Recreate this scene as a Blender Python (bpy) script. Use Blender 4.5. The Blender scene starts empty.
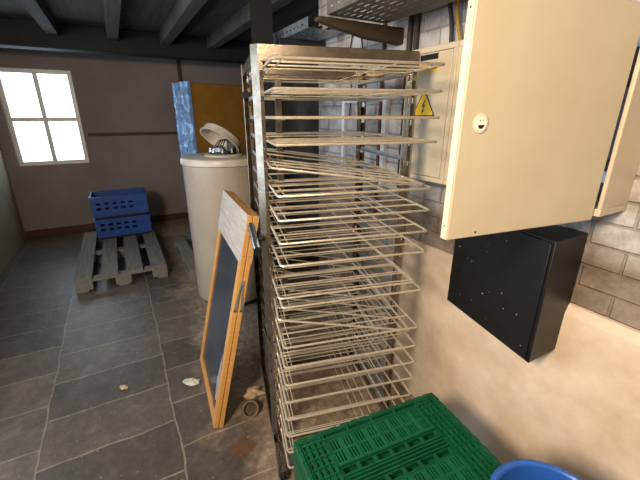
import bpy, math, random
from mathutils import Vector, Matrix
random.seed(7)
R = math.radians
C = bpy.context.scene.collection

# ------------------------------------------------------------------ materials
def lin(h):
    h = h.lstrip('#'); out = []
    for i in (0, 2, 4):
        c = int(h[i:i+2], 16) / 255
        out.append(c / 12.92 if c <= .04045 else ((c + .055) / 1.055) ** 2.4)
    return (*out, 1)

def nodes(name):
    m = bpy.data.materials.new(name); m.use_nodes = True
    nt = m.node_tree
    return m, nt, nt.nodes['Principled BSDF']

def mat(name, col, rough=.6, metal=0., col2=None, scale=12., amount=.5, bump=0., bscale=None, spec=.5, stretch=None):
    """base colour broken up by noise towards col2, with noise bump"""
    m, nt, b = nodes(name)
    b.inputs['Roughness'].default_value = rough
    b.inputs['Metallic'].default_value = metal
    b.inputs['Specular IOR Level'].default_value = spec
    tc = nt.nodes.new('ShaderNodeTexCoord'); mp = nt.nodes.new('ShaderNodeMapping')
    nt.links.new(tc.outputs['Object'], mp.inputs[0])
    if stretch: mp.inputs['Scale'].default_value = stretch
    n = nt.nodes.new('ShaderNodeTexNoise'); n.inputs['Scale'].default_value = scale
    n.inputs['Detail'].default_value = 6; n.inputs['Roughness'].default_value = .65
    nt.links.new(mp.outputs[0], n.inputs['Vector'])
    rp = nt.nodes.new('ShaderNodeValToRGB')
    rp.color_ramp.elements[0].position = .5 - .25 * amount; rp.color_ramp.elements[1].position = .5 + .25 * amount + .05
    rp.color_ramp.elements[0].color = lin(col2 or col); rp.color_ramp.elements[1].color = lin(col)
    nt.links.new(n.outputs[0], rp.inputs[0]); nt.links.new(rp.outputs[0], b.inputs['Base Color'])
    if bump:
        n2 = nt.nodes.new('ShaderNodeTexNoise'); n2.inputs['Scale'].default_value = bscale or scale * 2
        n2.inputs['Detail'].default_value = 5
        nt.links.new(mp.outputs[0], n2.inputs['Vector'])
        bp = nt.nodes.new('ShaderNodeBump'); bp.inputs['Strength'].default_value = bump; bp.inputs['Distance'].default_value = .01
        nt.links.new(n2.outputs[0], bp.inputs['Height']); nt.links.new(bp.outputs[0], b.inputs['Normal'])
    return m

def wood(name, c1, c2, grain=(60, 4, 4), rough=.45):
    return mat(name, c1, rough, 0, c2, 1.0, .9, .15, 1.0, stretch=grain)

M = {}
M['tin'] = mat('tinned_wire', '#efe7d8', .30, .6, '#d2c7b4', 40, .8)
M['steel'] = mat('rack_steel', '#a59a8c', .27, .9, '#786a5b', 18, .9, .05, 90)
M['dark_steel'] = mat('dark_steel', '#3a3d42', .5, .4, '#26282b', 14, .8, .1, 40)
M['galv'] = mat('galvanised_steel', '#b4bcc4', .42, .65, '#7f8891', 22, .9, .06, 60)
M['column'] = mat('black_painted_column', '#0d0e10', .85, 0, '#08090a', 10, .7)
M['ring'] = mat('grey_brown_plastic', '#77695b', .6, 0, '#574b40', 20, .8)
M['white_steel'] = mat('white_painted_steel', '#e4e8ee', .35, .1, '#cfd5dd', 14, .7)
M['tray_galv'] = mat('dark_galvanised_steel', '#8b867c', .55, .4, '#5c564c', 14, .9, .06, 60)  # darker, browner galvanised steel of the near cable tray
M['chrome'] = mat('chrome', '#dfe2e6', .18, .95)
M['black'] = mat('black_plastic', '#15161a', .45, 0, '#0c0d0f', 20, .6)
M['rubber'] = mat('black_rubber', '#1d1c1b', .8, 0, '#121212', 20, .6)
M['cream'] = mat('cream_paint', '#cec4b0', .38, 0, '#c5b9a0', 5, .7, .02, 30)
M['cream_lit'] = mat('cream_paint_lit', '#e6ddc9', .4, 0, '#d8c9ab', 20, .6)  # lighter copy of the cream paint, carries the lit look of the door edge
M['cab_dark'] = mat('cabinet_inside', '#4a443b', .7, 0, '#332f29', 9, .6)
M['yellow'] = mat('sign_yellow', '#fbd21c', .4, 0, '#f3c814', 9, .4)
M['ink'] = mat('black_ink', '#0d0d0d', .5)
M['paper'] = mat('white_paper', '#d6d2ca', .7, 0, '#aaa397', 16, .8, .25, 20)
M['green'] = mat('crate_green_plastic', '#105a3a', .36, 0, '#0b4a2f', 14, .7, .05, 60)
M['green2'] = mat('crate_flap_green_plastic', '#126240', .34, 0, '#0d5236', 14, .7, .04, 60)
M['blue'] = mat('blue_plastic', '#2f68c4', .35, 0, '#2759ad', 10, .6)
M['blue_crate'] = mat('blue_crate_plastic', '#1f4e96', .45, 0, '#183f7c', 10, .6)
M['orange_wood'] = wood('varnished_pine', '#d2a262', '#bd8847', (6, 6, 90))
M['sheen_wood'] = wood('sheen_tinted_wood', '#d6d0c8', '#aca49b', (6, 40, 60), .25)  # light wood, paled so the whitish reflection sits in its colour
M['slate'] = mat('chalkboard', '#2a3038', .22, 0, '#3a424c', 5, .8, .02, 40)
M['chalk'] = mat('chalk_smear', '#aab2bc', .8, 0, '#6e7681', 30, .9)
M['pallet'] = wood('weathered_pallet_wood', '#8b857c', '#5d574f', (5, 60, 60), .8)
M['old_wood'] = wood('old_brown_timber', '#4d3d2b', '#33271a', (40, 5, 40), .8)
M['boiler'] = mat('boiler_enamel', '#aea293', .28, 0, '#a39585', 4, .6)
M['boiler_cap'] = mat('boiler_cap_plastic', '#c6bcac', .35, 0, '#b8ad9b', 9, .6)
M['mustard'] = mat('mustard_fabric', '#94691b', .85, 0, '#815a12', 9, .6, .15, 160)
M['film'] = mat('daylight_tinted_film', '#a4c4ea', .25, .3, '#6f98cc', 26, .9, 1.0, 30)  # silvery film, its cool daylight highlights put into the blue colour
M['stone_lump'] = mat('brown_crumple', '#c9b49a', .8, 0, '#a08b72', 25, .9, .4, 40)
M['copper'] = mat('rusty_pipe', '#7d4a2d', .6, .3, '#4d2e1d', 25, .9, .2, 60)
M['pipe_dark'] = mat('dark_pipe', '#3b3735', .55, .2, '#292625', 25, .9)
M['yellow_cable'] = mat('yellow_cable', '#b4912e', .55, 0, '#8f7222', 25, .8)
M['plaster_low'] = None
M['white_plastic'] = mat('white_plastic', '#f1efe9', .35)

def coords(nt, axes):
    tc = nt.nodes.new('ShaderNodeTexCoord'); s = nt.nodes.new('ShaderNodeSeparateXYZ'); c = nt.nodes.new('ShaderNodeCombineXYZ')
    nt.links.new(tc.outputs['Object'], s.inputs[0])
    for i, a in enumerate(axes): nt.links.new(s.outputs['XYZ'.index(a)], c.inputs[i])
    return tc, s, c

def mixc(nt, a, b, fac, mode='MIX'):
    m = nt.nodes.new('ShaderNodeMix'); m.data_type = 'RGBA'; m.blend_type = mode
    for sock, v in ((m.inputs[0], fac), (m.inputs[6], a), (m.inputs[7], b)):
        if hasattr(v, 'is_linked') or hasattr(v, 'links'): nt.links.new(v, sock)
        else: sock.default_value = v
    return m.outputs[2]

def noise(nt, vec, scale, detail=6, rough=.6):
    n = nt.nodes.new('ShaderNodeTexNoise'); n.inputs['Scale'].default_value = scale
    n.inputs['Detail'].default_value = detail; n.inputs['Roughness'].default_value = rough
    nt.links.new(vec, n.inputs['Vector']); return n.outputs[0]

def ramp(nt, fac, stops):
    r = nt.nodes.new('ShaderNodeValToRGB'); e = r.color_ramp.elements
    while len(e) < len(stops): e.new(.5)
    for el, (p, c) in zip(e, stops): el.position = p; el.color = c if isinstance(c, tuple) else lin(c)
    nt.links.new(fac, r.inputs[0]); return r.outputs[0]

def floor_mat():
    m, nt, b = nodes('slate_flagstones')
    tc, s, c = coords(nt, 'XYZ')
    wob = nt.nodes.new('ShaderNodeTexNoise'); wob.inputs['Scale'].default_value = 5; wob.inputs['Detail'].default_value = 3
    nt.links.new(tc.outputs['Object'], wob.inputs['Vector'])
    add = nt.nodes.new('ShaderNodeVectorMath'); add.operation = 'MULTIPLY_ADD'
    nt.links.new(wob.outputs[1], add.inputs[0]); add.inputs[1].default_value = (.035, .035, 0); nt.links.new(tc.outputs['Object'], add.inputs[2])
    mp = nt.nodes.new('ShaderNodeMapping'); mp.inputs['Location'].default_value = (.035, 1.293, 0)
    nt.links.new(add.outputs[0], mp.inputs[0])
    br = nt.nodes.new('ShaderNodeTexBrick')
    br.inputs['Scale'].default_value = 1; br.inputs['Brick Width'].default_value = .325; br.inputs['Row Height'].default_value = .62
    br.inputs['Mortar Size'].default_value = .0055; br.inputs['Mortar Smooth'].default_value = .3
    br.offset = .42; br.inputs['Bias'].default_value = 0
    br.inputs['Color1'].default_value = lin('#625c57'); br.inputs['Color2'].default_value = lin('#7d756c'); br.inputs['Mortar'].default_value = lin('#a0988a')
    nt.links.new(mp.outputs[0], br.inputs['Vector'])
    n1 = noise(nt, tc.outputs['Object'], 7, 8, .7)
    col = mixc(nt, br.outputs['Color'], ramp(nt, n1, [(.3, '#2a2725'), (.52, '#86817a'), (.72, '#d0c8bc')]), .5, 'OVERLAY')
    col = mixc(nt, col, ramp(nt, noise(nt, tc.outputs['Object'], 26, 8, .75), [(.32, '#3a3633'), (.52, '#86817a'), (.72, '#d8d0c4')]), .4, 'OVERLAY')
    # brown dirt that has gathered beside the rack and the right hand wall
    n2 = noise(nt, tc.outputs['Object'], 3.2, 7, .65)
    ma = nt.nodes.new('ShaderNodeMath'); ma.operation = 'MULTIPLY_ADD'
    nt.links.new(n2, ma.inputs[0]); ma.inputs[1].default_value = 1.1
    nt.links.new(s.outputs['Y'], ma.inputs[2])
    dirt = ramp(nt, ma.outputs[0], [(.0, (0, 0, 0, 1)), (1, (1, 1, 1, 1))])
    mr = nt.nodes.new('ShaderNodeMapRange'); mr.inputs[1].default_value = -.60; mr.inputs[2].default_value = -.25
    nt.links.new(ma.outputs[0], mr.inputs[0])
    mm = nt.nodes.new('ShaderNodeMath'); mm.operation = 'MULTIPLY'; nt.links.new(mr.outputs[0], mm.inputs[0]); mm.inputs[1].default_value = .75
    dcol = ramp(nt, noise(nt, tc.outputs['Object'], 22, 6, .7), [(.3, '#6f5a46'), (.5, '#a08b74'), (.7, '#d2bea5')])
    col = mixc(nt, col, dcol, mm.outputs[0])
    # one brown spill with a ragged outline
    vd = nt.nodes.new('ShaderNodeVectorMath'); vd.operation = 'DISTANCE'
    wb = nt.nodes.new('ShaderNodeTexNoise'); wb.inputs['Scale'].default_value = 16; wb.inputs['Detail'].default_value = 4
    nt.links.new(tc.outputs['Object'], wb.inputs['Vector'])
    wa = nt.nodes.new('ShaderNodeVectorMath'); wa.operation = 'MULTIPLY_ADD'
    nt.links.new(wb.outputs[1], wa.inputs[0]); wa.inputs[1].default_value = (.11, .11, 0); nt.links.new(tc.outputs['Object'], wa.inputs[2])
    nt.links.new(wa.outputs[0], vd.inputs[0]); vd.inputs[1].default_value = (.345, -.975, 0)
    st = ramp(nt, vd.outputs['Value'], [(.055, (.8, .8, .8, 1)), (.066, (0, 0, 0, 1))])
    col = mixc(nt, col, lin('#5a3f2a'), st)
    spk = ramp(nt, noise(nt, tc.outputs['Object'], 60, 2, .5), [(.70, (0, 0, 0, 1)), (.76, (1, 1, 1, 1))])
    col = mixc(nt, col, lin('#a59c90'), spk)
    nt.links.new(col, b.inputs['Base Color'])
    b.inputs['Roughness'].default_value = .4
    bp = nt.nodes.new('ShaderNodeBump'); bp.inputs['Strength'].default_value = .5; bp.inputs['Distance'].default_value = .012
    h = mixc(nt, n1, (0, 0, 0, 1), br.outputs['Fac'])
    nt.links.new(h, bp.inputs['Height']); nt.links.new(bp.outputs[0], b.inputs['Normal'])
    return m

def brickwall_mat():
    """whitewashed brick; darker, browner courses below the cabinet"""
    m, nt, b = nodes('whitewashed_brick')
    tc, s, c = coords(nt, 'XZY')
    br = nt.nodes.new('ShaderNodeTexBrick')
    br.inputs['Scale'].default_value = 1; br.inputs['Brick Width'].default_value = .22; br.inputs['Row Height'].default_value = .078
    br.inputs['Mortar Size'].default_value = .006; br.inputs['Mortar Smooth'].default_value = .6
    br.inputs['Color1'].default_value = lin('#c9c6c4'); br.inputs['Color2'].default_value = lin('#b6b4b6'); br.inputs['Mortar'].default_value = lin('#a09c98')
    nt.links.new(c.outputs[0], br.inputs['Vector'])
    n1 = noise(nt, tc.outputs['Object'], 5, 8, .7)
    grime = ramp(nt, n1, [(.44, (0, 0, 0, 1)), (.68, (1, 1, 1, 1))])
    up = mixc(nt, br.outputs['Color'], lin('#6e5d50'), grime)
    low = mixc(nt, mixc(nt, br.outputs['Color'], lin('#86725f'), .78), lin('#55473a'), grime)
    ma = nt.nodes.new('ShaderNodeMath'); ma.operation = 'MULTIPLY_ADD'
    nt.links.new(n1, ma.inputs[0]); ma.inputs[1].default_value = .12; nt.links.new(s.outputs['Z'], ma.inputs[2])
    mr = nt.nodes.new('ShaderNodeMapRange'); mr.inputs[1].default_value = 1.17; mr.inputs[2].default_value = 1.24
    nt.links.new(ma.outputs[0], mr.inputs[0])
    nt.links.new(mixc(nt, low, up, mr.outputs[0]), b.inputs['Base Color'])
    b.inputs['Roughness'].default_value = .8
    bp = nt.nodes.new('ShaderNodeBump'); bp.inputs['Strength'].default_value = .8; bp.inputs['Distance'].default_value = .015
    h = mixc(nt, n1, (0, 0, 0, 1), br.outputs['Fac'])
    nt.links.new(h, bp.inputs['Height']); nt.links.new(bp.outputs[0], b.inputs['Normal'])
    return m

M['floor'] = floor_mat()
M['brick'] = brickwall_mat()
M['render'] = mat('old_cream_render', '#ebdccb', .75, 0, '#c4ac93', 4, .9, .5, 9)
M['backwall'] = mat('pinkish_wall_board', '#978c8b', .75, 0, '#857978', 1.6, .7, .1, 6)
M['wall_plain'] = mat('plain_old_wall', '#b3a590', .8, 0, '#97886f', 2, .7, .2, 6)
M['stone'] = mat('shade_toned_rubble', '#6b6560', .85, 0, '#3d3a38', 4, .9, .8, 7)  # recess stone kept dark, its lack of light put into the colour
M['ceiling'] = mat('grimy_ceiling_boards', '#6f6a63', .85, 0, '#3b3733', 3, .9, .3, 14, stretch=(.6, 5, 1))
M['beam'] = mat('black_beam', '#171718', .75, 0, '#222223', 6, .7, .2, 20)
M['redbrown'] = mat('red_brown_trim', '#5a2f26', .6, 0, '#43231d', 10, .7)
M['brown_trim'] = mat('brown_trim', '#54433a', .7, 0, '#3e3029', 10, .7)

# ------------------------------------------------------------------ mesh builder
class MB:
    def __init__(s): s.v = []; s.f = []
    def add(s, vs, fs):
        o = len(s.v); s.v += [tuple(p) for p in vs]; s.f += [tuple(i + o for i in f) for f in fs]; return s
    def box(s, x0, x1, y0, y1, z0, z1):
        vs = [(x, y, z) for z in (z0, z1) for y in (y0, y1) for x in (x0, x1)]
        return s.add(vs, [(0, 2, 3, 1), (4, 5, 7, 6), (0, 1, 5, 4), (2, 6, 7, 3), (0, 4, 6, 2), (1, 3, 7, 5)])
    def tube(s, pts, r, n=8, caps=True):
        pts = [Vector(p) for p in pts]; k = len(pts); rings = []
        up = None
        for i, p in enumerate(pts):
            d = (pts[min(i + 1, k - 1)] - pts[max(i - 1, 0)]).normalized()
            if up is None:
                up = Vector((0, 0, 1)) if abs(d.z) < .9 else Vector((1, 0, 0))
            a = (up - d * up.dot(d)).normalized(); b = d.cross(a); up = a
            rings.append([p + (a * math.cos(t) + b * math.sin(t)) * r for t in [2 * math.pi * j / n for j in range(n)]])
        vs = [v for rg in rings for v in rg]; fs = []
        for i in range(k - 1):
            for j in range(n):
                fs.append((i * n + j, i * n + (j + 1) % n, (i + 1) * n + (j + 1) % n, (i + 1) * n + j))
        if caps:
            fs.append(tuple(reversed(range(n)))); fs.append(tuple((k - 1) * n + j for j in range(n)))
        return s.add(vs, fs)
    def loop(s, pts, r, n=8):
        """closed tube"""
        pts = [Vector(p) for p in pts]; k = len(pts); vs = []; fs = []
        nrm = Vector((0, 0, 0))
        for i in range(k): nrm += (pts[i] - pts[0]).cross(pts[(i + 1) % k] - pts[0])
        nrm.normalize()
        for i, p in enumerate(pts):
            d = (pts[(i + 1) % k] - pts[i - 1]).normalized(); b = d.cross(nrm).normalized()
            for j in range(n):
                t = 2 * math.pi * j / n; vs.append(p + nrm * math.cos(t) * r + b * math.sin(t) * r)
        for i in range(k):
            for j in range(n):
                fs.append((i * n + j, i * n + (j + 1) % n, ((i + 1) % k) * n + (j + 1) % n, ((i + 1) % k) * n + j))
        return s.add(vs, fs)
    def lathe(s, prof, n=40, c=(0, 0, 0)):
        vs = []; fs = []; k = len(prof)
        for r, z in prof:
            for j in range(n):
                t = 2 * math.pi * j / n; vs.append((c[0] + r * math.cos(t), c[1] + r * math.sin(t), c[2] + z))
        for i in range(k - 1):
            for j in range(n):
                fs.append((i * n + j, i * n + (j + 1) % n, (i + 1) * n + (j + 1) % n, (i + 1) * n + j))
        if prof[0][0] > 1e-6: fs.append(tuple(reversed(range(n))))
        if prof[-1][0] > 1e-6: fs.append(tuple((k - 1) * n + j for j in range(n)))
        return s.add(vs, fs)
    def prism(s, poly, w0, w1, fn):
        """poly in (u,v) extruded from w0 to w1; fn(u,v,w) -> xyz"""
        n = len(poly)
        vs = [fn(u, v, w0) for u, v in poly] + [fn(u, v, w1) for u, v in poly]
        fs = [tuple(reversed(range(n))), tuple(range(n, 2 * n))] + [(i, (i + 1) % n, n + (i + 1) % n, n + i) for i in range(n)]
        return s.add(vs, fs)
    def plate(s, u0, u1, v0, v1, t, holes, fn=lambda u, v, w: (u, v, w)):
        """plate with real rectangular holes (hu0,hu1,hv0,hv1)"""
        us = sorted({round(x, 5) for x in [u0, u1] + [h[i] for h in holes for i in (0, 1)] if u0 <= x <= u1})
        vs_ = sorted({round(x, 5) for x in [v0, v1] + [h[i] for h in holes for i in (2, 3)] if v0 <= x <= v1})
        def solid(i, j):
            if i < 0 or j < 0 or i >= len(us) - 1 or j >= len(vs_) - 1: return False
            cu = (us[i] + us[i + 1]) / 2; cv = (vs_[j] + vs_[j + 1]) / 2
            return not any(h[0] < cu < h[1] and h[2] < cv < h[3] for h in holes)
        idx = {}; vv = []; ff = []
        def V(i, j, k):
            if (i, j, k) not in idx: idx[(i, j, k)] = len(vv); vv.append(fn(us[i], vs_[j], t * k))
            return idx[(i, j, k)]
        for i in range(len(us) - 1):
            for j in range(len(vs_) - 1):
                if not solid(i, j): continue
                ff.append((V(i, j, 1), V(i + 1, j, 1), V(i + 1, j + 1, 1), V(i, j + 1, 1)))
                ff.append((V(i, j, 0), V(i, j + 1, 0), V(i + 1, j + 1, 0), V(i + 1, j, 0)))
                if not solid(i - 1, j): ff.append((V(i, j, 0), V(i, j, 1), V(i, j + 1, 1), V(i, j + 1, 0)))
                if not solid(i + 1, j): ff.append((V(i + 1, j, 0), V(i + 1, j + 1, 0), V(i + 1, j + 1, 1), V(i + 1, j, 1)))
                if not solid(i, j - 1): ff.append((V(i, j, 0), V(i + 1, j, 0), V(i + 1, j, 1), V(i, j, 1)))
                if not solid(i, j + 1): ff.append((V(i, j + 1, 0), V(i, j + 1, 1), V(i + 1, j + 1, 1), V(i + 1, j + 1, 0)))
        return s.add(vv, ff)
    def build(s, name, m, parent=None, smooth=True, bevel=0, loc=None, rot=None):
        me = bpy.data.meshes.new(name); me.from_pydata(s.v, [], s.f); me.update()
        import bmesh
        bm = bmesh.new(); bm.from_mesh(me); bmesh.ops.recalc_face_normals(bm, faces=bm.faces); bm.to_mesh(me); bm.free()
        if smooth:
            me.shade_smooth(); me.set_sharp_from_angle(angle=R(35))
        me.materials.append(m if not isinstance(m, str) else M[m])
        o = bpy.data.objects.new(name, me); C.objects.link(o)
        if parent: o.parent = parent
        if loc: o.location = loc
        if rot: o.rotation_euler = rot
        if bevel:
            b = o.modifiers.new('bevel', 'BEVEL'); b.width = bevel; b.segments = 2; b.limit_method = 'ANGLE'
        return o

def tag(o, label, cat, group=None):
    o['label'] = label; o['category'] = cat
    if group: o['group'] = group
    return o
def thing(name, label, cat, loc=(0, 0, 0), rotz=0, group=None):
    o = bpy.data.objects.new(name, None); C.objects.link(o); o.empty_display_size = .1
    o.location = loc; o.rotation_euler = (0, 0, rotz)
    return tag(o, label, cat, group)
def copy_tree(o, parent=None):
    c = o.copy(); C.objects.link(c)
    if parent: c.parent = parent
    for ch in list(o.children): copy_tree(ch, c)
    return c

# room frame: a runs along the right wall towards the camera, b into that wall
OX, OY, RZ = .379, 2.097, R(-61)
def rm(a, b, z=0):
    return (OX + a * math.cos(RZ) - b * math.sin(RZ), OY + a * math.sin(RZ) + b * math.cos(RZ), z)
def struct(name, mb, m, bevel=0, smooth=False):
    o = mb.build(name, m, None, smooth, bevel); o.location = (OX, OY, 0); o.rotation_euler = (0, 0, RZ)
    o['kind'] = 'structure'; return o

# ------------------------------------------------------------------ the room
CZ = 2.5
struct('floor', MB().box(-4.4, 4, -2.75, 1.1, -.1, 0), 'floor')
ce = MB().box(-4.4, 4, -2.75, 1.1, CZ, CZ + .1)
for b in (-2.3, -1.75, -1.2, -.65, -.1): ce.box(-4.3, 4, b - .05, b + .05, CZ - .13, CZ)
struct('ceiling', ce, 'ceiling')
wr = MB().box(-.8, 4, 0, .12, 0, CZ)
struct('wall_right', wr, 'brick')
rec = MB().box(-4.4, -.8, .9, 1.02, 0, CZ).box(-.92, -.8, .12, 1.02, 0, CZ)
struct('wall_recess', rec, 'stone')
WB0, WB1 = -2.50, -1.72
wbk = MB().plate(-2.75, 1.02, 0, CZ, .12, [(WB0, WB1, .95, 2.12)], lambda u, v, w: (-4.42 + w, u, v))
struct('wall_back', wbk, 'backwall')
struct('wall_front', MB().box(4, 4.1, -2.75, .12, 0, CZ), 'wall_plain')
WA0, WA1, WZ0, WZ1 = -1.7, .7, .85, 2.15
wl = MB().plate(-4.4, 4, 0, CZ, .12, [(WA0, WA1, WZ0, WZ1)], lambda u, v, w: (u, -2.75 + w, v))
struct('wall_left', wl, 'wall_plain')
wf = MB()
for z in (WZ0, WZ1 - .05): wf.box(WA0, WA1, -2.74, -2.66, z, z + .05)
for a in (WA0, (WA0 + WA1) / 2 - .03, WA1 - .06): wf.box(a, a + .06, -2.74, -2.66, WZ0 + .05, WZ1 - .05)
w1 = struct('window_1', wf, 'white_plastic', .004)
wf = MB()
for z in (.95, 1.50, 2.07): wf.box(-4.40, -4.34, WB0, WB1, z, z + .05)
for b in (WB0, (WB0 + WB1) / 2 - .025, WB1 - .05):
    for z0, z1 in ((1.0, 1.5), (1.55, 2.07)): wf.box(-4.40, -4.34, b, b + .05, z0, z1)
struct('window_added', wf, 'white_plastic', .004)  # unseen back window, added to bring daylight in from the back left
# rough cream render on the lower part of the right wall, thicker towards the floor
pl = MB(); poly = [(0.01, 0), (-.045, 0), (-.035, .5), (-.025, .9), (-.012, .935), (0.01, .94)]
pl.prism(poly, -.12, 4, lambda u, v, w: (w, u, v))
struct('trim_1', pl, 'render')
struct('baseboard_back', MB().box(-4.3, -4.27, -2.62, .9, 0, .09), 'redbrown', .004)
struct('trim_2', MB().box(-4.3, -4.275, WB1 + .05, .9, 1.305, 1.345), 'redbrown', .004)
struct('trim_3', MB().box(-4.3, -4.28, -.41, -.36, 1.36, CZ), 'brown_trim', .003)
struct('trim_4', MB().box(-3.66, -3.44, -2.62, .9, 2.25, CZ - .001), 'beam', .008)

# black steel column standing behind the rack
col = thing('steel_column', 'dark steel column rising to the ceiling behind the tray rack', 'column', (-.375, 2.6, 0), R(12))
cb = MB()
cb.box(-.065, .065, -.07, -.06, .012, CZ).box(-.065, .065, .06, .07, .012, CZ).box(-.005, .005, -.06, .06, .012, CZ)
cb.build('post', M['column'], col)
MB().box(-.10, .10, -.10, .10, 0, .012).build('base_plate', M['dark_steel'], col)

# ------------------------------------------------------------------ tray rack
RW, RD, RH = .594, .57, 1.80
RACK = (-.208, 1.3, 0); RROT = R(15)
SLOT = [1.732, 1.652, 1.572, 1.494, 1.415, 1.336, 1.256, 1.177, 1.097, 1.018, .937, .853, .768, .680, .597, .515, .425, .338, .250, .163]
WR = .0043                                   # wire radius
rack = thing('tray_rack', 'tall warm-lit steel baking rack on castors full of wire trays', 'rack', RACK, RROT)
Z0 = .085
def post(xf, xb, y0, sy, name='post'):
    """folded slotted upright: xf outer front corner, chamfer leg towards the outside/back, inner return"""
    mb = MB(); sx = 1 if xb > xf else -1
    hz = [(z - .030, z - .010) for z in SLOT]
    a, b = min(xf, xb), max(xf, xb)
    mid = (a + b) / 2
    mb.plate(a, b, Z0, RH, .003, [(mid - .004, mid + .004, h0, h1) for h0, h1 in hz], lambda u, v, w: (u, y0 + sy * w, v))
    mb.plate(.003, .045, Z0, RH, .003, [(.016, .030, h0, h1) for h0, h1 in hz], lambda u, v, w: (xb - sx * w, y0 + sy * u, v))
    dx, dy = -sx * .023, sy * .026
    L = math.hypot(dx, dy)
    hl = [(L * .45, L * .62, h0, h1) for h0, h1 in hz if h1 < .95]
    mb.plate(0, L, Z0, RH, .003, hl, lambda u, v, w: (xf + dx * u / L + sx * w * .85, y0 + dy * u / L + sy * w * .5, v))
    return mb.build(name, M['steel'], rack, smooth=False)
XL0, XL1, XR0, XR1 = .005, .018, RW - .006, RW - .021
post(XL0, XL1, 0, 1); post(XR0, XR1, 0, 1)
post(XL0, XL1, RD, -1); post(XR0, XR1, RD, -1)
# rear stop bar, set in from the left corner
sb = MB().box(.135, .165, RD - .03, RD - .027, Z0, RH - .05).box(.135, .138, RD - .027, RD, Z0, RH - .05).box(.162, .165, RD - .027, RD, Z0, RH - .05)
sb.build('stop_bar', M['steel'], rack)
MB().box(XL0 - .003, XR0 + .003, -.004, 0, RH - .052, RH).box(XL0 - .003, XR0 + .003, 0, .03, RH - .003, RH).build('top_beam', M['steel'], rack, bevel=.0015)
MB().box(XL0 - .003, XR0 + .003, RD, RD + .004, RH - .052, RH).box(XL0 - .003, XR0 + .003, RD - .03, RD, RH - .003, RH).build('top_beam', M['steel'], rack, bevel=.0015)
for x in (-.016, RW - .008): MB().box(x, x + .022, .030, RD - .030, RH - .052, RH - .020).build('top_side_rail', M['steel'], rack, bevel=.0015)
for x in (-.018, RW - .024): MB().box(x, x + .04, -.16, RD + .03, Z0 - .004, Z0 + .004).box(x if x < 0 else x + .036, (x + .004) if x < 0 else x + .04, -.16, RD + .03, Z0, Z0 + .035).build('base_rail', M['steel'], rack, bevel=.001)
MB().box(.01, RW - .02, RD - .04, RD, Z0 - .004, Z0 + .004).build('base_cross_rail', M['steel'], rack)
MB().box(.01, RW - .02, .0, .04, Z0 - .004, Z0 + .004).build('base_cross_rail', M['steel'], rack)
for z in SLOT:
    zz = z - WR - .002
    MB().box(.010, .034, .046, RD - .046, zz - .003, zz).box(.007, .010, .046, RD - .046, zz - .003, zz + .012).build('slot_rail', M['galv'], rack)
    MB().box(RW - .038, RW - .012, .046, RD - .046, zz - .003, zz).box(RW - .012, RW - .009, .046, RD - .046, zz - .003, zz + .012).build('slot_rail', M['galv'], rack)
for x, y in ((.002, -.12), (RW - .004, -.12), (.002, RD - .03), (RW - .004, RD - .03)):
    fk = MB().box(x - .020, x - .016, y - .02, y + .02, .02, Z0 - .008).box(x + .016, x + .020, y - .02, y + .02, .02, Z0 - .008).box(x - .022, x + .022, y - .022, y + .022, Z0 - .010, Z0 - .004)
    ca = fk.build('castor', M['galv'], rack)
    w = MB().lathe([(.004, -.013), (.036, -.013), (.040, -.008), (.040, .008), (.036, .013), (.004, .013)], 24)
    w.build('wheel', M['rubber'], ca, loc=(x, y, .040), rot=(0, R(90), 0))
# black tape wrapped round the two left rear uprights
for x0, x1 in ((-.021, .024), (.132, .168)):
    MB().box(x0, x1, RD - .048, RD + .003, 1.655, 1.682).build('tape_band', M['rubber'], rack)
# push handle on the left front upright
hd = MB().tube([(-.044, -.100, 1.118), (-.044, .175, 1.132)], .0145, 14).build('push_handle', M['chrome'], rack)
MB().tube([(-.044, -.099, 1.118), (-.044, -.107, 1.1176)], .0155, 14).build('end_cap', M['black'], hd)
for y in (.012, .030): MB().tube([(-.044, y, 1.124), (-.012, y, 1.124)], .009, 10).build('handle_bracket', M['black'], hd)

# wire trays --------------------------------------------------------------
TX0, TX1, TY0, TY1 = .0225, .5690, -.212, .548
TW, TD = TX1 - TX0, TY1 - TY0
def make_tray():
    t = thing('cooling_tray', '', 'cooling tray')
    def corner(cx, cy, a0):
        return [(cx + .012 * math.cos(R(a0 + k * 22.5)), cy + .012 * math.sin(R(a0 + k * 22.5)), 0) for k in range(5)]
    pts = corner(.012, .012, 180) + corner(TW - .012, .012, 270) + corner(TW - .012, TD - .012, 0) + corner(.012, TD - .012, 90)
    MB().loop(pts, WR, 8).build('frame', M['tin'], t)
    for y in (.090, .178, .264, .46, .64):
        MB().tube([(0, y, .001), (TW, y, .001)], .0033, 6).build('wire', M['tin'], t)
    for x in (.028, TW * .69):
        MB().tube([(x, 0, -.0045), (x, TD, -.0045)], .0019, 6).build('cross_wire', M['tin'], t)
    return t
tray0 = make_tray()
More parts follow.
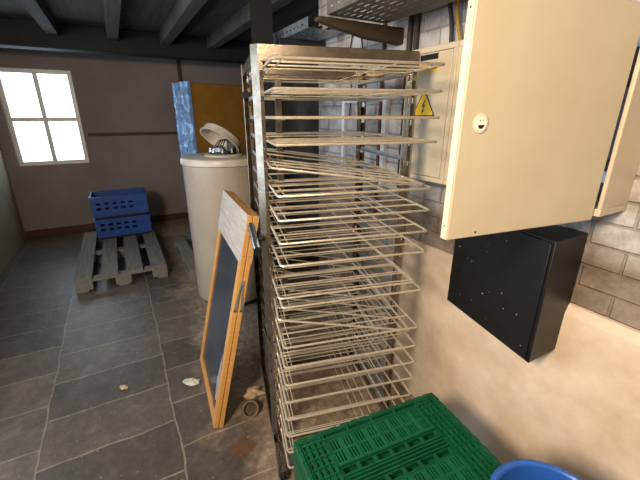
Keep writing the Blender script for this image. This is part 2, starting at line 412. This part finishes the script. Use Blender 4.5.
# (left z, right z, dx, dy at left, turn in degrees, label)
TR = [
 (1.732, 1.732, 0, 0, 0, 'topmost wire cooling tray, seen from below just under the rack top beam'),
 (1.652, 1.652, 0, 0, 0, 'second wire cooling tray from the top of the rack'),
 (1.572, 1.572, 0, 0, 0, 'third wire tray from the top, seen edge-on at eye level'),
 (1.494, 1.494, 0, 0, 0, 'fourth wire tray from the top, level, just above the first slanting tray'),
 (1.420, 1.345, -.012, .05, -3, 'fifth wire tray from the top, slanting down to the right onto the tray below'),
 (1.336, 1.336, 0, 0, 0, 'sixth wire tray from the top, level, under the upper slanting tray'),
 (1.256, 1.256, 0, 0, 0, 'seventh wire tray from the top of the rack'),
 (1.177, 1.177, 0, 0, 0, 'eighth wire tray from the top, second above the empty gap'),
 (1.097, 1.097, 0, 0, 0, 'ninth wire tray from the top, last one above the empty gap'),
 (.950, .950, -.004, .045, 0, 'upper of two wire trays lying together in one slot under the empty gap'),
 (.937, .937, 0, 0, 0, 'lower of two wire trays lying together in one slot under the empty gap'),
 (.860, .742, -.010, .05, -3, 'wire tray slanting down to the right in the middle of the rack'),
 (.768, .768, 0, 0, 0, 'level wire tray crossing right under the lower slanting tray'),
 (.680, .680, 0, 0, 0, 'seventh wire tray up from the bottom of the rack'),
 (.597, .597, 0, 0, 0, 'sixth wire tray up from the bottom of the rack'),
 (.515, .515, 0, 0, 0, 'fifth wire tray up from the bottom of the rack'),
 (.425, .425, 0, 0, 0, 'fourth wire tray up from the bottom, level with the green crates'),
 (.338, .338, 0, 0, 0, 'third wire tray up from the bottom, partly behind the green crates'),
 (.250, .250, 0, 0, 0, 'second wire tray up from the bottom, mostly behind the green crates'),
 (.163, .163, 0, 0, 0, 'lowest wire tray of the rack, near the floor behind the green crates'),
]
cr, sr = math.cos(RROT), math.sin(RROT)
for i, (zl, zr, dx, dy, tz, lab) in enumerate(TR):
    o = tray0 if i == 0 else copy_tree(tray0)
    x, y = TX0 + dx, TY0 + dy
    o.location = (RACK[0] + x * cr - y * sr, RACK[1] + x * sr + y * cr, zl)
    o.rotation_euler = (0, -math.asin((zr - zl) / TW), RROT + R(tz))
    tag(o, lab, 'cooling tray', 'wire cooling trays in the rack')

# ------------------------------------------------------------------ electric meter cabinet on the right wall
cab = thing('meter_cabinet', 'cream metal electric meter cabinet on the wall behind the rack', 'cabinet', rm(0, 0, 0), RZ)
A0, A1, AM0, AM1, B0, B1, CZ0, CZ1 = .305, 1.175, .563, .625, -.16, -.002, 1.30, 1.845
bd = MB().box(A0, A1, B1 - .01, B1, CZ0, CZ1)
bd.box(A0, A1, B0, B1 - .01, CZ0, CZ0 + .022).box(A0, A1, B0, B1 - .01, CZ1 - .022, CZ1)
bd.box(A0, A0 + .022, B0, B1 - .01, CZ0 + .022, CZ1 - .022).box(A1 - .012, A1, B0, B1 - .01, CZ0 + .022, CZ1 - .022)
bd.box(AM0, AM1, B0, B1 - .01, CZ0 + .022, CZ1 - .022)
bd.box(AM0 + .018, AM0 + .026, B0 - .006, B0, CZ0, CZ1).box(AM1 - .012, AM1, B0 - .008, B0, CZ0, CZ1)
bd.box(AM1, A1, B0 - .008, B0, CZ1 - .012, CZ1)
bd.build('body', M['cream'], cab, bevel=.0025)
dp = MB().plate(A0 + .024, AM0 - .002, CZ0 + .024, CZ1 - .024, .012, [(.378, .488, 1.795, 1.8165)], lambda u, v, w: (u, B0 + .004 - w + .008, v)).build('closed_door', M['cream'], cab, bevel=.0015)
MB().box(.37, .495, B0 + .016, B0 + .022, 1.788, 1.822).build('viewing_slot', M['black'], dp)
st = MB().box(.370, .497, B0 - .0015, B0 - .0002, 1.752, 1.784).build('sticker', M['yellow'], dp)
MB().box(.382, .440, B0 - .0025, B0 - .0015, 1.757, 1.772).build('white_panel', M['paper'], st)
sk = MB().box(.452, .486, B0 - .0025, B0 - .0015, 1.766, 1.777).box(.448, .490, B0 - .0025, B0 - .0015, 1.759, 1.763)
sk.box(.386, .436, B0 - .0035, B0 - .0025, 1.767, 1.769).box(.386, .425, B0 - .0035, B0 - .0025, 1.762, 1.764)
sk.build('print', M['ink'], st)
ib = MB().box(AM1 + .005, A1 - .014, B1 - .02, B1 - .011, CZ0 + .024, CZ1 - .024).build('back_board', M['cab_dark'], cab)
for a in (.70, .88, 1.04): MB().box(a, a + .11, B1 - .085, B1 - .02, 1.45, 1.66).build('meter', M['black'], ib, bevel=.006)
for z in (1.38, 1.76): MB().box(.65, 1.15, B1 - .035, B1 - .02, z, z + .035).build('cable_rail', M['galv'], ib)
# warning sign, stuck on the closed door
ws = thing('warning_sign', 'yellow triangular electric shock warning sign on the cabinet door', 'sign', rm(.432, B0 - .0006, 1.574), RZ)
def tri(w, h, z, r=.004):
    pts = []
    for (cx, cz, a0) in ((-w / 2 + r * 1.6, z + r, 150), (w / 2 - r * 1.6, z + r, 270), (0, z + h - 2 * r, 30)):
        for k in range(5): pts.append((cx + r * math.cos(R(a0 + k * 30)), cz + r * math.sin(R(a0 + k * 30))))
    return pts
f = lambda u, v, w: (u, -w, v)
MB().prism(tri(.138, .112, 0), 0, .0008, f).build('border', M['ink'], ws)
MB().prism(tri(.120, .0955, .0055), .0008, .0016, f).build('yellow_field', M['yellow'], ws)
MB().prism([(.006, .066), (-.010, .040), (.001, .043), (-.004, .024), (-.008, .026), (-.003, .012), (.006, .025), (.001, .0245), (.010, .050), (-.001, .046), (.010, .064)], .0016, .0023, f).build('lightning_bolt', M['ink'], ws)

# open cabinet door, hinged at the cabinet's right end and swung out towards the room
FX, FY = .310, .819; HX, HY, _ = rm(1.163, -.172)
dl = math.hypot(HX - FX, HY - FY); da = math.atan2(HY - FY, HX - FX)
dr = bpy.data.objects.new('open_door', None); C.objects.link(dr); dr.parent = cab
mw = Matrix.Translation((OX, OY, 0)) @ Matrix.Rotation(RZ, 4, 'Z')
dr.matrix_local = mw.inverted() @ Matrix.Translation((FX, FY, 1.29)) @ Matrix.Rotation(da, 4, 'Z')
DH = .545
pn = MB().box(0.0, dl, 0.0, .022, 0, DH)
pn.build('door_panel', M['cream'], dr, bevel=.003)
MB().box(-.003, .0, .0015, .0205, .002, DH - .002).build('edge_strip', M['cream_lit'], dr)
# round lock seen on the inside of the door
f2 = lambda u, v, w: (u, -w, v)
def disc(cx, cz, rx, rz, n=28): return [(cx + rx * math.cos(2 * math.pi * k / n), cz + rz * math.sin(2 * math.pi * k / n)) for k in range(n)]
lx, lz = .052, .272
lk = MB().prism(disc(lx, lz, .0195, .0215), 0, .003, f2).build('lock', M['cream_lit'], dr, bevel=.001)
MB().prism(disc(lx, lz - .001, .0145, .0160), .003, .004, f2).build('lock_face', M['white_plastic'], lk)
MB().prism([(lx - .0085, lz - .003), (lx - .007, lz - .009), (lx - .002, lz - .0115), (lx + .003, lz - .0110), (lx + .0075, lz - .007), (lx + .009, lz - .003)], .004, .0046, f2).build('keyhole', M['ink'], lk)
MB().prism(disc(lx - .004, lz + .006, .0014, .0014, 10), .004, .0045, f2).prism(disc(lx + .0045, lz + .007, .0014, .0014, 10), .004, .0045, f2).build('pin', M['ink'], lk)
for sx_, sz_ in ((.085, .012),): MB().prism(disc(sx_, sz_, .003, .003, 10), 0, .001, f2).build('screw', M['copper'], dr)
for sz_ in (.035, .495): MB().prism(disc(.011, sz_, .0022, .0028, 10), 0, .001, lambda u, v, w: (-.003 - w, u, v)).build('screw', M['copper'], dr)
for z in (.06, .44): MB().tube([(dl + .002, .012, z), (dl + .002, .012, z + .05)], .006, 10).build('hinge', M['cream_lit'], dr)

# black wall box under the cabinet
bx = thing('wall_box', 'black metal box on the wall under the open cream door', 'box', rm(.625, 0, .745), RZ)
bu, bv = Vector((.975, -.222)), Vector((-.222, -.975))          # front plane runs out from the wall to the right
fb = lambda u, v, w: (u * bu[0] + w * bv[0], -.085 + u * bu[1] + w * bv[1], v)
b0 = MB().prism([(0, -.003), (.47, -.003), (.47, -.085 - .47 * .2277), (0, -.085)], 0, .46, lambda u, v, w: (u, v, w)).build('body', M['black'], bx, bevel=.003)
MB().prism([(.010, .010), (.470, .010), (.470, .450), (.010, .450)], 0, .006, fb).build('lid', M['black'], bx, bevel=.002)
fl = MB()
for _ in range(16):
    u, v, r = random.uniform(.03, .45), random.uniform(.03, .42), random.uniform(.0012, .003)
    fl.prism(disc(u, v, r, r * random.uniform(.6, 1.4), 7), .006, .0064, fb)
fl.build('chipped_paint', M['paper'], bx)

# ------------------------------------------------------------------ pipes, trays and cables on the right wall
def tube_thing(name, pts, r, m, label, cat, n=10):
    return tag(MB().tube(pts, r, n).build(name, M[m]), label, cat)
def arc(pts, k=8):
    """Catmull-Rom through points"""
    P = [Vector(p) for p in pts]; P = [P[0] * 2 - P[1]] + P + [P[-1] * 2 - P[-2]]; out = []
    for i in range(1, len(P) - 2):
        for j in range(k):
            t = j / k; a, b, c, d = P[i - 1:i + 3]
            out.append(.5 * (2 * b + (c - a) * t + (2 * a - 5 * b + 4 * c - d) * t * t + (3 * b - a - 3 * c + d) * t ** 3))
    out.append(P[-2]); return out
fr = thing('wall_frame', 'white steel channel frame on the whitewashed wall seen through the rack', 'frame', rm(-.42, 0, 1.2), RZ)
MB().box(-.015, .015, -.030, -.002, 0, .480).build('left_channel', M['white_steel'], fr, bevel=.002)
MB().box(.402, .434, -.030, -.002, -.02, .480).build('right_channel', M['white_steel'], fr, bevel=.002)
MB().box(.015, .402, -.028, -.002, .452, .478).build('top_channel', M['white_steel'], fr, bevel=.002)
for i, (a, r, m, lb) in enumerate(((.150, .013, 'pipe_dark', 'left one of two dark pipes running up the wall left of the cabinet'), (.195, .013, 'pipe_dark', 'right one of two dark pipes, nearer the cabinet corner'))):
    tube_thing('wall_pipe', [rm(a, -.016, 1.2), rm(a, -.016, CZ)], r, m, lb, 'pipe')
tube_thing('rusty_pipe', [rm(-.055, -.012, .95), rm(-.055, -.012, CZ)], .010, 'copper', 'thin rusty brown pipe on the whitewashed wall behind the rack', 'pipe')
tube_thing('wall_cable', arc([rm(.30, -.03, CZ), rm(.34, -.035, 2.2), rm(.41, -.03, 1.98), rm(.43, -.03, 1.845)]), .0095, 'pipe_dark', 'thick dark cable dropping to the cabinet top, left of the yellow one', 'cable')
tube_thing('wall_cable', arc([rm(.45, -.03, CZ), rm(.44, -.035, 2.2), rm(.455, -.05, 2.0), rm(.50, -.05, 1.845)]), .007, 'yellow_cable', 'yellow cable dropping into the top of the cream cabinet', 'cable')
tube_thing('wall_cable', arc([rm(.60, -.03, CZ), rm(.58, -.04, 2.2), rm(.56, -.05, 2.0), rm(.57, -.05, 1.845)]), .008, 'copper', 'brown cable right of the yellow one above the cream cabinet', 'cable')
tube_thing('wall_cable', arc([rm(-.36, -.012, 2.03), rm(-.39, -.012, 1.9), rm(-.36, -.012, 1.75), rm(-.37, -.012, 1.55)]), .004, 'rubber', 'thin black cable hanging on the white wall above the rack', 'cable', 6)
tube_thing('wall_cable', arc([rm(-.27, -.012, 2.03), rm(-.25, -.012, 1.9), rm(-.28, -.012, 1.75), rm(-.27, -.012, 1.5)]), .004, 'rubber', 'thin black cable hanging just right of another on the white wall', 'cable', 6)

def cable_tray(a0, a1, b0, b1, z, label, m='tray_galv'):
    t = thing('cable_tray', label, 'cable tray', rm(a0, b0, z), RZ)
    L, Wd = a1 - a0, b1 - b0
    hs = []; u = .03
    while u < L - .05:
        v = .03; k = 0
        while v < Wd - .03:
            hs.append((u, u + .045, v, v + .010)); v += .034
        u += .075
    MB().plate(0, L, 0, Wd, .0015, hs).build('tray_bottom', M[m], t, smooth=False)
    hs2 = [(x, x + .022, .022, .031) for x in [.03 + .055 * k for k in range(int((L - .05) / .055))]]
    for y in (0, Wd):
        MB().plate(0, L, .0015, .055, .0015, hs2, lambda u, v, w: (u, y - (w if y else -w), v)).build('side_wall', M[m], t, smooth=False)
    return t
cable_tray(.10, 1.9, -.455, -.125, 1.992, 'wide perforated cable tray running overhead along the right wall')
cable_tray(-1.10, -.38, -.30, -.06, 2.045, 'short bluish cable tray farther back on the right wall, behind the rack top', 'galv')
# brown timber bracket carrying the near tray
bk = MB().prism([(.02, 1.915), (.02, 1.990), (-.465, 1.990), (-.465, 1.974), (-.38, 1.957), (-.20, 1.927)], .04, .09, lambda u, v, w: (w, u, v))
o = bk.build('wall_bracket', M['old_wood'], None, bevel=.006); o.location = (OX, OY, 0); o.rotation_euler = (0, 0, RZ)
o.location = rm(0, -.022, 0)
tag(o, 'brown tapering timber bracket under the end of the overhead cable tray', 'bracket')
bk = MB().box(-.75, -.70, -.34, -.001, 2.005, 2.043); o = bk.build('wall_bracket', M['dark_steel'], None, bevel=.003)
o.location = (OX, OY, 0); o.rotation_euler = (0, 0, RZ); tag(o, 'dark steel bracket under the farther bluish cable tray', 'bracket')
for k, (db, dz, lb) in enumerate(((0, 0, 'black cable lying in the far cable tray, nearest the wall'), (-.05, .004, 'black cable lying in the middle of the far cable tray'), (-.10, .002, 'black cable lying along the room side of the far cable tray'))):
    tube_thing('loose_cable', arc([rm(-1.35, -.12 + db, 2.0), rm(-1.02, -.13 + db, 2.062 + dz), rm(-.7, -.12 + db, 2.0605 + dz), rm(-.42, -.14 + db, 2.062 + dz)]), .008, 'rubber', lb, 'cable', 8)

# ------------------------------------------------------------------ leaning A-board sign
base = Vector((-.562, 1.44, .014)); xd = Vector((-.41, .912, 0)).normalized(); lean = Vector((.240, .108, 1.15)); zd = lean.normalized(); yd = zd.cross(xd)
sg = thing('sandwich_board', 'folded orange pine sandwich board with chalkboard faces leaning against the rack', 'sign')
mat4 = Matrix((xd, yd, zd)).transposed().to_4x4(); mat4.translation = base
sg.matrix_world = mat4
SL, SW, ST = 1.17, .625, .0235
def leaf(y0, front):
    fm = MB().box(0, .045, y0, y0 + ST, 0, SL).box(SW - .045, SW, y0, y0 + ST, 0, SL)
    fm.box(.045, SW - .045, y0, y0 + ST, 0, .05).box(.045, SW - .045, y0, y0 + ST, SL - .02, SL)
    lf = fm.build('leaf', M['orange_wood'], sg, bevel=.002)
    yf = y0 + ST if front else y0
    s = 1 if front else -1
    MB().box(.045, SW - .045, y0 + .007, y0 + .014, .05, SL - .235).build('chalkboard', M['slate'], lf)
    MB().box(.0, SW, min(yf, yf + s * .003), max(yf, yf + s * .003), SL - .235, SL).build('header_panel', M['sheen_wood'], lf)
    return lf
l1 = leaf(-ST, True); leaf(-2 * ST - .003, False)
ch = MB(); random.seed(3)
ch.prism([(.07, .12), (.10, .10), (.12, .20), (.10, .33), (.08, .40), (.075, .25)], -.0079, -.0074, lambda u, v, w: (u, w, v)).build('chalk_smear', M['chalk'], l1)
sy = MB().prism([(-.024, .84), (-.017, .835), (-.003, .685), (-.014, .683)], -.004, 0, lambda u, v, w: (w, u, v)).prism([(-.025, .84), (-.032, .835), (-.046, .685), (-.035, .683)], -.004, 0, lambda u, v, w: (w, u, v))
sy.prism(disc(-.0245, .84, .009, .011, 14), -.006, 0, lambda u, v, w: (w, u, v))
sy.build('folding_stay', M['galv'], sg)
for (u, v, r) in ((-.010, .692, .005), (-.039, .692, .005), (-.011, 1.10, .0025), (-.036, 1.10, .0025), (-.011, .97, .0025), (-.036, .97, .0025), (-.008, .03, .0025), (-.038, .03, .0025)):
    MB().prism(disc(u, v, r, r, 10), -.0065 if r > .004 else -.001, 0, lambda u, v, w: (w, u, v)).build('screw', M['dark_steel'], sg)

# ------------------------------------------------------------------ boiler
HC = (-.80, 3.0)
bo = thing('water_boiler', 'tall cream cylindrical water boiler with its top cap open', 'boiler', (HC[0], HC[1], 0))
bo.scale = (1, 1, .985)
MB().lathe([(.26, 0), (.29, 0), (.29, .04), (.26, .04)], 48).build('foot_ring', M['dark_steel'], bo)
MB().lathe([(.05, .04), (.30, .04), (.322, .055), (.325, .08), (.325, 1.235), (.30, 1.24)], 64).build('tank', M['boiler'], bo)
MB().lathe([(.20, 1.225), (.326, 1.225), (.337, 1.232), (.338, 1.262), (.33, 1.28), (.31, 1.288), (.02, 1.292)], 64).build('top_rim', M['boiler_cap'], bo)
cx, cy = .02, -.06
fg = MB().lathe([(.01, 1.290), (.150, 1.290), (.152, 1.302), (.140, 1.308), (.01, 1.308)], 40, (cx, cy, 0)).build('flange', M['boiler_cap'], bo)
MB().lathe([(.11, 1.308), (.118, 1.312), (.115, 1.32), (.02, 1.326)], 32, (cx, cy, 0)).build('cover_plate', M['dark_steel'], fg)
for k in range(8):
    t = 2 * math.pi * k / 8 + .2
    MB().lathe([(.001, 1.318), (.013, 1.318), (.013, 1.335), (.007, 1.336), (.007, 1.352), (.001, 1.352)], 6, (cx + .10 * math.cos(t), cy + .10 * math.sin(t), 0)).build('bolt', M['chrome'], fg)
MB().box(cx + .04, cx + .10, cy - .04, cy + .04, 1.324, 1.40).build('thermostat', M['black'], fg, bevel=.006)
MB().lathe([(.001, 1.32), (.045, 1.322), (.043, 1.352), (.02, 1.372), (.001, 1.376)], 20, (cx - .03, cy, 0)).build('heating_element', M['galv'], fg)
for k in range(4):
    p0 = Vector((cx - .03 + .02 * k - .03, cy - .05 + .01 * k, 1.36)); p2 = Vector((cx + .07, cy - .03 + .015 * k, 1.398))
    MB().tube(arc([p0, (p0 + p2) / 2 + Vector((0, -.02, .04)), p2]), .005, 6).build('lead', M['rubber'] if k % 2 else M['copper'], fg)
# cap: shallow hollow dome, tipped back on its hinge
nn = Vector((.42, .50, .76)).normalized()
prof = [(.001, .070), (.10, .069), (.140, .064), (.157, .050), (.163, .0), (.172, -.002), (.172, -.010), (.160, -.010), (.157, -.002), (.151, .046), (.136, .058), (.10, .063), (.001, .064)]
cp = MB().lathe(prof, 48).build('cap', M['boiler_cap'], bo)
cp.matrix_local = Matrix.Translation((.0, -.05, 1.405)) @ nn.to_track_quat('Z', 'Y').to_matrix().to_4x4()
MB().box(cx + .105, cx + .135, cy - .02, cy + .02, 1.29, 1.43).build('cap_hinge', M['black'], bo, bevel=.004)

# ------------------------------------------------------------------ pallets, mattresses, blue crates at the back
def pallet(a0, a1, b0, b1, n, label):
    p = thing('wooden_pallet', label, 'pallet', rm(a0, b0, 0), RZ, 'old wooden pallets on the floor')
    L, W = a1 - a0, b1 - b0
    sw = .145 if n < 7 else .12; gap = (W - n * sw) / (n - 1)
    for k in range(n):
        y = k * (sw + gap)
        MB().box(0, L, y, y + sw, .118, .140).build('deck_board', M['pallet'], p, bevel=.002)
    for x in (0, L / 2 - .05, L - .10):
        MB().box(x, x + .10, 0, W, .096, .118).build('cross_board', M['pallet'], p, bevel=.002)
        for y in (0, W / 2 - .07, W - .14): MB().box(x, x + .10, y, y + .14, .018, .096).build('block', M['pallet'], p, bevel=.002)
    for y in (0, W / 2 - .05, W - .10): MB().box(0, L, y, y + .10, 0, .018).build('bottom_board', M['pallet'], p, bevel=.002)
pallet(-3.66, -2.04, -1.90, -1.10, 4, 'weathered grey pallet on the floor under the blue crates')
pallet(-2.96, -1.76, -.915, .285, 7, 'dark pallet behind the cream boiler, under the mustard mattress')

def mattress(x, y, label, w=.95):
    m = thing('mattress', label, 'mattress', (x, y, .14), R(45), 'mattresses standing behind the boiler')
    MB().box(.02, w, .012, .158, 0, 1.76).build('core', M['mustard'], m, bevel=.012)
    ef = MB()
    ny, nz = 8, 60; vs = []; fs = []
    random.seed(int(x * 100))
    for k in range(nz + 1):
        for j in range(ny + 1):
            t = j / ny; yy = .170 * t; bulge = -.034 * math.sin(math.pi * t)
            vs.append((.022 + bulge + random.uniform(-.009, .009) - .012, yy, 1.765 * k / nz))
    for k in range(nz):
        for j in range(ny): fs.append((k * (ny + 1) + j, k * (ny + 1) + j + 1, (k + 1) * (ny + 1) + j + 1, (k + 1) * (ny + 1) + j))
    o = len(vs)
    for k in range(nz + 1):
        for yy in (.001, .169): vs.append((.04, yy, 1.765 * k / nz))
    for k in range(nz):
        fs.append((k * (ny + 1), (k + 1) * (ny + 1), o + 2 * k + 2, o + 2 * k)); fs.append((k * (ny + 1) + ny, (k + 1) * (ny + 1) + ny, o + 2 * k + 3, o + 2 * k + 1))
    ef.add(vs, fs).build('edge_film', M['film'], m)
mattress(-1.375, 3.98, 'upright mustard mattress with crinkled shiny daylight-tinted edge behind the boiler')
mattress(-1.375 - .132, 3.98 + .132, 'second upright mattress, its crinkled daylight-tinted edge showing left of the mustard one')

def slotted_crate(a, b, z, la, lb, h, label, m):
    c = thing('plastic_crate', label, 'crate', rm(a, b, z), RZ, 'blue crates stacked on the pallet')
    MB().box(.03, la - .03, .03, lb - .03, -.03, 0).build('foot', M['black'], c)  # inset block, black to paint in the shaded gap under the crate
    MB().box(0, la, 0, lb, 0, .02).build('bottom', m, c)
    for y in (0, lb - .012):
        hs = [(x, x + .05, zz, zz + .03) for x in [.05 + .085 * k for k in range(int((la - .1) / .085))] for zz in (.08, .14)]
        MB().plate(0, la, .02, h, .012, hs, lambda u, v, w: (u, y + w, v)).build('side_panel', m, c)
    for x in (0, la - .012):
        hs = [(.05 + .085 * k, .10 + .085 * k, zz, zz + .03) for k in range(int((lb - .1) / .085)) for zz in (.08, .14)]
        MB().plate(.012, lb - .012, .02, h, .012, hs, lambda u, v, w: (x + w, u, v)).build('end_panel', m, c)
    rim = MB().plate(-.008, la + .008, -.008, lb + .008, .02, [(.012, la - .012, .012, lb - .012)], lambda u, v, w: (u, v, h + w - .0)).build('rim', m, c)
slotted_crate(-3.62, -1.73, .17, .42, .6, .205, 'lower of two blue plastic crates on the grey pallet', M['blue_crate'])
slotted_crate(-3.62, -1.73, .427, .42, .6, .22, 'upper of two blue plastic crates on the grey pallet', M['blue_crate'])

# ------------------------------------------------------------------ green folding crates
GX, GY, GR = .063, .565, R(23)
def green_open(z, h, label):
    c = thing('folding_crate', label, 'crate', (GX, GY, z), GR, 'green crates stacked in front of the rack')
    MB().box(0, .6, 0, .4, 0, .016).build('bottom', M['green'], c)
    for y in (0, .388):
        hs = [(x, x + .03, zz, zz + .05) for x in [.06 + .05 * k for k in range(10)] for zz in (.05, .12)]
        MB().plate(0, .6, .016, h - .02, .012, hs, lambda u, v, w: (u, y + w, v)).build('side_panel', M['green'], c)
    for x in (0, .588):
        hs = [(.06 + .05 * k, .09 + .05 * k, zz, zz + .05) for k in range(6) for zz in (.05, .12)]
        MB().plate(.012, .388, .016, h - .02, .012, hs, lambda u, v, w: (x + w, u, v)).build('end_panel', M['green'], c)
    MB().plate(-.004, .604, -.004, .404, .02, [(.016, .584, .016, .384)], lambda u, v, w: (u, v, h - .02 + w)).build('rim', M['green'], c)
green_open(0, .225, 'bottom green plastic crate of the stack, on the floor by the rack')
green_open(.225, .225, 'middle green plastic crate of the stack, under the folded one')
gc = thing('folding_crate', 'folded green plastic crate lying flat on top of the stack', 'crate', (GX, GY, .45), GR, 'green crates stacked in front of the rack')
MB().box(.01, .59, .01, .39, 0, .012).build('bottom', M['green'], gc)
rim = MB().plate(0, .6, 0, .4, .056, [(.016, .584, .016, .384)])
for k in range(14):                                   # stepped ridge on both long rims
    x = .012 + k * .0415
    for y in (.001, .385): rim.box(x, x + .028, y, y + .014, .056, .061)
for k in range(9):
    y = .022 + k * .0415
    for x in (.001, .585): rim.box(x, x + .014, y, y + .026, .056, .060)
rim.box(.02, .58, .366, .371, .035, .057).box(.02, .58, .029, .034, .035, .057)
for x in (.09, .20, .30, .40, .51): rim.box(x - .003, x + .003, .366, .386, .040, .0585).box(x - .003, x + .003, .014, .034, .040, .0585)
rim.build('rim', M['green'], gc, bevel=.0012)
def slit_panel(v0, v1):
    hs = []
    for g in range(8):
        cx_ = .1295 + g * .0487
        for row in range(2):
            vv0 = v0 + .014 + row * (v1 - v0 - .014) / 2
            for s_ in (-.011, 0, .011): hs.append((cx_ + s_ - .0028, cx_ + s_ + .0028, vv0, vv0 + (v1 - v0) / 2 - .016))
    return MB().plate(.105, .495, v0, v1, .005, hs, lambda u, v, w: (u, v, .050 + w))
def side_flap(v0, v1, edge):
    sp = slit_panel(v0, v1).build('side_flap', M['green2'], gc)
    rb = MB()
    rb.box(.105, .495, v0, v0 + .004, .055, .059).box(.105, .495, v1 - .004, v1, .055, .059)
    for x in (.107, .2025, .300, .3975, .493): rb.box(x - .002, x + .002, v0, v1, .055, .0575)
    rb.build('rib', M['green'], sp)
side_flap(.252, .362, 1); side_flap(.038, .148, 0)
# openings and long ribs along the middle
ct = MB()
for v0 in (.150, .224):
    hs = [(.114 + k * .063, .114 + k * .063 + .050, v0 + .003, v0 + .023) for k in range(6)]
    ct.plate(.105, .495, v0, v0 + .026, .004, hs, lambda u, v, w: (u, v, .047 + w))
for v in (.180, .193, .206, .217): ct.box(.105, .495, v, v + .005, .036, .056)
ct.box(.105, .495, .176, .224, .033, .038)
ct.build('centre_bars', M['green'], gc)
for x0, x1 in ((.018, .103), (.497, .582)):
    ef = MB().plate(x0, x1, .018, .382, .006, [(x0 + .0093 + i * .0205, x0 + .0138 + i * .0205, .030 + j * .0361, .044 + j * .0361) for i in range(4) for j in range(10)], lambda u, v, w: (u, v, .044 + w)).build('end_flap', M['green2'], gc)
    g = MB()
    for i in range(5): g.box(x0 + i * (x1 - x0 - .003) / 4, x0 + .003 + i * (x1 - x0 - .003) / 4, .018, .382, .050, .058)
    for j in range(11): g.box(x0, x1, .018 + j * .0361, .021 + j * .0361, .050, .0575)
    g.build('rib', M['green'], ef)

# blue bin at the near right corner
bn = thing('plastic_bin', 'round blue plastic bin with a thick rolled rim beside the green crates', 'bin', (.578, .585, 0))
MB().lathe([(.001, 0), (.115, 0), (.120, .01), (.146, .655), (.140, .655), (.114, .014), (.001, .012)], 48).build('bucket', M['blue'], bn)
MB().loop([(.150 * math.cos(2 * math.pi * k / 48), .150 * math.sin(2 * math.pi * k / 48), .655) for k in range(48)], .009, 10).build('rim', M['blue'], bn)

# ------------------------------------------------------------------ litter on the floor
def crumple(name, x, y, sx, sy, sz, m, label, cat, seed):
    random.seed(seed); n, k = 12, 6; vs = []; fs = []
    for i in range(k + 1):
        ph = math.pi * i / k
        for j in range(n):
            t = 2 * math.pi * j / n; q = random.uniform(.45, 1.25)
            vs.append((sx * q * math.sin(ph) * math.cos(t), sy * q * math.sin(ph) * math.sin(t), sz * (1 - math.cos(ph)) * .5 * random.uniform(.7, 1) ))
    for i in range(k):
        for j in range(n): fs.append((i * n + j, i * n + (j + 1) % n, (i + 1) * n + (j + 1) % n, (i + 1) * n + j))
    zmin = min(v[2] for v in vs)
    o = MB().add([(a, b, c - zmin) for a, b, c in vs], fs).build(name, M[m], None, smooth=False, loc=(x, y, .001)); tag(o, label, cat); return o
crumple('paper_scrap', -.80, 1.80, .052, .035, .022, 'paper', 'crumpled white paper scrap on the flagstones left of the board', 'litter', 2)
crumple('crumpled_wrapper', -.40, 1.668, .072, .05, .075, 'stone_lump', 'crumpled brownish wrapper on the floor behind the tilted ring', 'litter', 5)
crumple('paper_scrap', -.63, 1.165, .008, .006, .006, 'paper', 'tiny white fleck of paper in the bottom left of the floor', 'litter', 8)
crumple('dirt_clump', -1.20, 1.75, .03, .02, .02, 'stone_lump', 'small dark clump of dirt on the left flagstones', 'litter', 9)
ringm = MB().lathe([(.037, -.015), (.045, -.015), (.047, -.010), (.047, .010), (.045, .015), (.037, .015), (.037, -.015)], 36)
o = ringm.build('plastic_ring', M['ring'], None, loc=(-.388, 1.545, .045), rot=(R(58), R(6), R(20))); tag(o, 'grey brown plastic ring tilted on the floor beside the rack foot', 'ring')

# ------------------------------------------------------------------ light
def area(name, loc, target, size, energy, col, sy=None):
    l = bpy.data.lights.new(name, 'AREA'); l.energy = energy; l.color = col; l.size = size
    if sy: l.shape = 'RECTANGLE'; l.size_y = sy
    o = bpy.data.objects.new(name, l); C.objects.link(o); o.location = loc
    o.rotation_euler = (Vector(target) - Vector(loc)).to_track_quat('-Z', 'Y').to_euler(); return o
area('warm_lamp', (-.95, -.55, 2.12), (.2, 1.3, .9), .45, 85, (1, .80, .58))
for nm, lc, tg, sx_, sz_ in (('window_portal', rm((WA0 + WA1) / 2, -2.62, (WZ0 + WZ1) / 2), rm((WA0 + WA1) / 2, 0, (WZ0 + WZ1) / 2), WA1 - WA0, WZ1 - WZ0), ('window_portal', rm(-4.29, (WB0 + WB1) / 2, 1.535), rm(0, (WB0 + WB1) / 2, 1.535), WB1 - WB0, 1.17)):
    o = area(nm, lc, tg, sx_, 1, (1, 1, 1), sz_); o.data.cycles.is_portal = True
pl_ = bpy.data.lights.new('warm_point', 'POINT'); pl_.energy = 30; pl_.color = (1, .8, .58); pl_.shadow_soft_size = .08  # unseen warm point light overhead behind the camera, no bulb modelled
po = bpy.data.objects.new('warm_point', pl_); C.objects.link(po); po.location = rm(2.2, -1.2, 2.2)

w = bpy.data.worlds.new('world'); bpy.context.scene.world = w; w.use_nodes = True
bg = w.node_tree.nodes['Background']; bg.inputs[0].default_value = (.66, .83, 1, 1); bg.inputs[1].default_value = 5.0

# ------------------------------------------------------------------ camera
cd = bpy.data.cameras.new('camera'); cam = bpy.data.objects.new('camera', cd); C.objects.link(cam)
cd.sensor_fit = 'HORIZONTAL'; cd.sensor_width = 36; cd.lens = 355 * 36 / 640; cd.clip_start = .02
cam.location = (0, 0, 1.58); cam.rotation_euler = (R(90 - 19.4), 0, 0)
sc = bpy.context.scene; sc.camera = cam
vs_ = sc.view_settings; vs_.view_transform = 'Standard'; vs_.look = 'None'; vs_.exposure = 0; vs_.gamma = 1; vs_.use_curve_mapping = False
